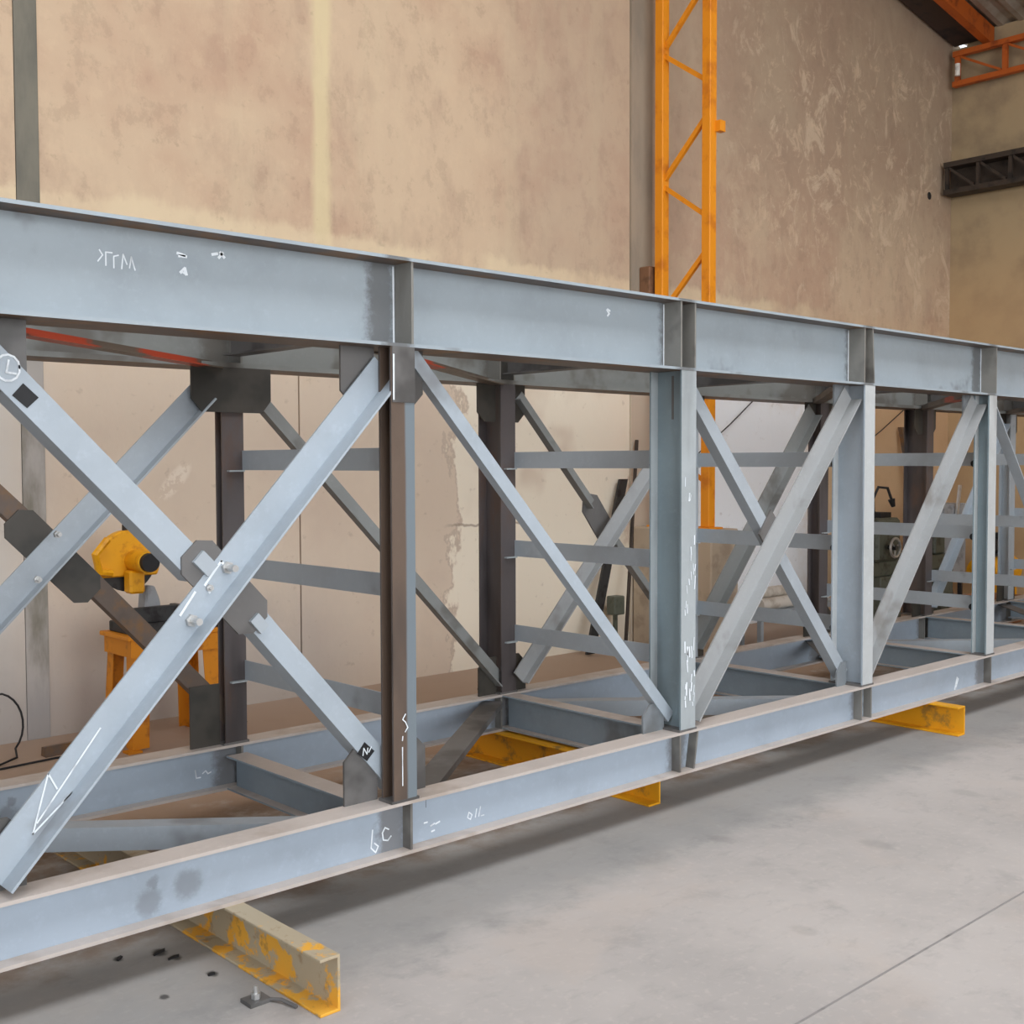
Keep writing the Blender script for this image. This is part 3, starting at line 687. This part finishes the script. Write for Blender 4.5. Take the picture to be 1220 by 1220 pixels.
MB().tube([(cxx-.12, sy-.05, czz-.05), (cxx-.2, sy-.08, czz-.04), (cxx-.23, sy-.1, czz+.06), (cxx-.15, sy-.08, czz+.14)], .022).build('handle', m_yellow, sw, smooth=True)
MB().cyl((cxx-.01, sy, czz+R-.01), (cxx-.01, sy, czz+R+.03), .018).build('knob', m_rackdark, sw)

# cable at the left wall
cbm = MB().tube([(1.9, 6.70, .30)]+[(2.25+.13*math.sin(t), 6.62-.08*t/3, .17+.17*math.cos(t)) for t in [i*.25 for i in range(1, 11)]]+[(2.28, 6.40, .02), (2.15, 6.33, .008), (1.9, 6.34, .008), (1.6, 6.38, .008)], .006)
o = cbm.build('power_cable', m_black, smooth=True); tag(o, 'thin black cable looping down to the floor at the left wall', 'cable')
MB_ = MB().tube([(1.5, 6.3, .006), (2.1, 6.26, .006), (2.45, 6.30, .006), (2.7, 6.25, .006)], .006)
tag(MB_.build('power_cable', m_black, smooth=True), 'black cable lying straight along the floor near the left wall', 'cable')
o = MB().prism([(0,0),(.07,0),(.06,.05),(.012,.055)], (2.42, 6.36, 0), (2.78, 6.40, 0), Y, Z).build('steel_offcut', m_browndiag); tag(o, 'rusty brown steel offcut on the floor by the left wall', 'offcut')

# leaning plank, rod and grey box seen through the second panel
P = MB().prism([(-.05,-.012),(.05,-.012),(.05,.012),(-.05,.012)], (7.02, 6.62, .015), (7.62, 6.79, 1.46), X, Y).build('leaning_plank', m_iron)
tag(P, 'dark flat bar leaning against the wall left of the column', 'bar')
P = MB().cyl((7.46, 6.62, .01), (7.80, 6.79, 1.80), .016, 8).build('leaning_rod', m_rackdark); tag(P, 'thin dark rod leaning against the wall beside the column', 'rod')
P = root('switch_box', 'small dark grey switch box standing beside the leaning rod', 'box', (7.42, 6.72, 0))
MB().box(7.37, 7.50, 6.66, 6.76, .30, .46).build('housing', m_machgreen, P, bevel=.008)
MB().box(7.42, 7.45, 6.70, 6.73, 0, .30).build('stem', m_machgreen, P)
MB().box(7.36, 7.51, 6.65, 6.78, 0, .012).build('foot', m_machgreen, P)

# thin wires hanging over the back wall
for a, b, lab in (((8.55, 6.79, 1.62), (9.75, 6.79, 2.35), 'thin taut wire running up the white patch of wall right of the column'), ((11.2, 6.79, 1.62), (12.75, 6.79, 2.35), 'thin taut wire running up the tan wall beyond the third post')):
    o = MB().tube([a, tuple((Vector(a)+Vector(b))/2-Vector((0, 0, .02))), b], .006, 6).build('wire', m_iron); tag(o, lab, 'wire')

# ---------------------------------------------------------------- machines and stock at the far right
# white rolls on a low trestle
tb = root('steel_trestle', 'low grey trestle near the wall carrying white rolls', 'trestle', (8.9, 6.0, 0))
MB().box(8.3, 9.75, 5.85, 6.15, .27, .31).build('top', m_bar, tb)
for x in (8.4, 9.6):
    for y in (5.9, 6.1): MB().box(x-.02, x+.02, y-.02, y+.02, 0, .27).build('leg', m_bar, tb)
for k, (x, z, r, L) in enumerate(((8.45, .31, .055, .62), (8.62, .31, .05, .55))):
    pass
rl = [(5.93, .365, 8.42, 9.06, .055), (6.06, .365, 8.42, 9.0, .055), (5.99, .455, 8.5, 8.95, .05), (5.95, .355, 9.12, 9.5, .045)]
labs = ['front white roll lying on the low trestle', 'rear white roll lying on the low trestle against its neighbour', 'white roll lying on top of the two others', 'short white roll at the right end of the low trestle']
for (y, z, xa, xb, r), lab in zip(rl, labs):
    o = MB().cyl((xa, y, z), (xb, y, z), r, 16).build('white_roll', m_white, smooth=True); tag(o, lab, 'roll', 'white rolls on the trestle')
# lathe
lx, ly = 10.2, 5.95
la = root('lathe', 'grey-green metal lathe with chrome handwheels behind the third post', 'lathe', (lx, ly, 0))
MB().box(lx-.1, lx+.3, ly-.22, ly+.22, 0, .5).build('cabinet', m_machgreen, la, bevel=.01)
MB().box(lx+1.1, lx+1.4, ly-.2, ly+.2, 0, .5).build('cabinet', m_machgreen, la, bevel=.01)
MB().box(lx-.15, lx+1.5, ly-.16, ly+.16, .5, .64).build('bed', m_machgreen, la, bevel=.008)
MB().box(lx-.12, lx+.32, ly-.2, ly+.2, .64, 1.06).build('headstock', m_machgreen, la, bevel=.03)
MB().cyl((lx+.32, ly, .84), (lx+.42, ly, .84), .11, 20).build('chuck', m_iron, la, smooth=True)
cg = MB().box(lx+.55, lx+.80, ly-.24, ly+.2, .60, .70).build('carriage', m_machgreen, la, bevel=.01)
for xw, zw, rw in ((lx+.66, .60, .11), (lx+.08, .78, .09)):
    hw = MB().torus((xw, ly-.27, zw), (0, 1, 0), rw, .013).build('hand_wheel', m_zinc, la, smooth=True)
    MB().cyl((xw, ly-.285, zw), (xw, ly-.20, zw), .025).build('hub', m_iron, hw)
    for t in range(3):
        a = t*2.094+.4; MB().cyl((xw, ly-.27, zw), (xw+rw*math.cos(a), ly-.27, zw+rw*math.sin(a)), .008, 6).build('spoke', m_zinc, hw)
MB().box(lx+1.2, lx+1.42, ly-.1, ly+.1, .64, .95).build('tailstock', m_machgreen, la, bevel=.02)
MB().tube([(lx-.02, ly-.1, 1.06), (lx-.04, ly-.1, 1.25), (lx+.02, ly-.12, 1.36), (lx+.12, ly-.16, 1.35), (lx+.16, ly-.18, 1.24)], .014).build('coolant_hose', m_black, la, smooth=True)
MB().cyl((lx+.16, ly-.18, 1.24), (lx+.18, ly-.19, 1.17), .035, 12, .02).build('nozzle', m_black, la)
MB().box(lx+.1, lx+.3, ly-.1, ly+.12, 1.06, 1.11).build('tool_tray', m_black, la)
# cabinet with light handle
cbx, cby = 12.1, 6.2
ca = root('control_cabinet', 'light grey control cabinet with a slanted white handle, beyond the lathe', 'cabinet', (cbx, cby, 0))
MB().box(cbx-.28, cbx+.28, cby-.2, cby+.2, .35, 1.15).build('body', m_machgrey, ca, bevel=.01)
MB().box(cbx-.25, cbx+.25, cby-.215, cby-.2, .4, 1.1).build('door', m_machgrey, ca, bevel=.004)
MB().prism([(-.02,-.012),(.02,-.012),(.02,.012),(-.02,.012)], (cbx-.12, cby-.24, .5), (cbx+.05, cby-.24, 1.35), X, Y).build('handle', m_zinc, ca)
for x in (-.24, .24):
    for y in (-.16, .16): MB().box(cbx+x-.02, cbx+x+.02, cby+y-.02, cby+y+.02, 0, .35).build('leg', m_iron, ca)
# yellow compressor and wooden crate on the right margin
ycx = 12.85
yc_ = root('air_compressor', 'small yellow compressor with black motor at the right edge', 'compressor', (ycx, 5.9, 0))
MB().cyl((ycx-.3, 5.9, .38), (ycx+.35, 5.9, .38), .17, 24).build('tank', m_yellow, yc_, smooth=True)
MB().box(ycx-.2, ycx+.22, 5.8, 6.0, .55, .57).build('top_plate', m_iron, yc_)
MB().cyl((ycx-.18, 5.9, .66), (ycx+.02, 5.9, .66), .08, 18).build('motor', m_black, yc_, smooth=True)
MB().box(ycx+.06, ycx+.2, 5.83, 5.97, .57, .80).build('pump', m_iron, yc_, bevel=.01)
for x in (-.22, .26):
    for y in (-.13, .13): MB().box(ycx+x-.015, ycx+x+.015, 5.9+y-.015, 5.9+y+.015, 0, .3).build('leg', m_yellow, yc_)
cr2 = root('wooden_crate', 'low slatted wooden crate on the floor behind the fourth post', 'crate', (11.3, 5.3, 0))
for k in range(3): MB().box(10.95, 11.65, 5.03, 5.05, .02+k*.09, .09+k*.09).build('slat', m_wood, cr2)
for k in range(3): MB().box(10.95, 10.97, 5.05, 5.45, .02+k*.09, .09+k*.09).build('slat', m_wood, cr2)
for k in range(3): MB().box(10.97, 11.65, 5.45, 5.47, .02+k*.09, .09+k*.09).build('slat', m_wood, cr2)
for k in range(3): MB().box(11.63, 11.65, 5.05, 5.45, .02+k*.09, .09+k*.09).build('slat', m_wood, cr2)
MB().box(10.97, 11.63, 5.05, 5.45, 0, .02).build('bottom_board', m_wood, cr2)
# dark angle iron stock leaning by the far corner
for k, (xa, xb) in enumerate(((12.6, 12.35), (13.1, 12.75))):
    o = MB().prism([(0,0),(.05,0),(.05,.006),(.006,.006),(.006,.05),(0,.05)], (xa, 6.5, .0), (xb, 6.76, 2.0-.2*k), X, Y).build('angle_offcut', m_browndiag)
    tag(o, ['rusty angle iron leaning on the wall beside the compressor', 'shorter rusty angle iron leaning in the far right corner'][k], 'angle iron')

for o in bpy.data.objects:
    if '_base' in o: del o['_base']
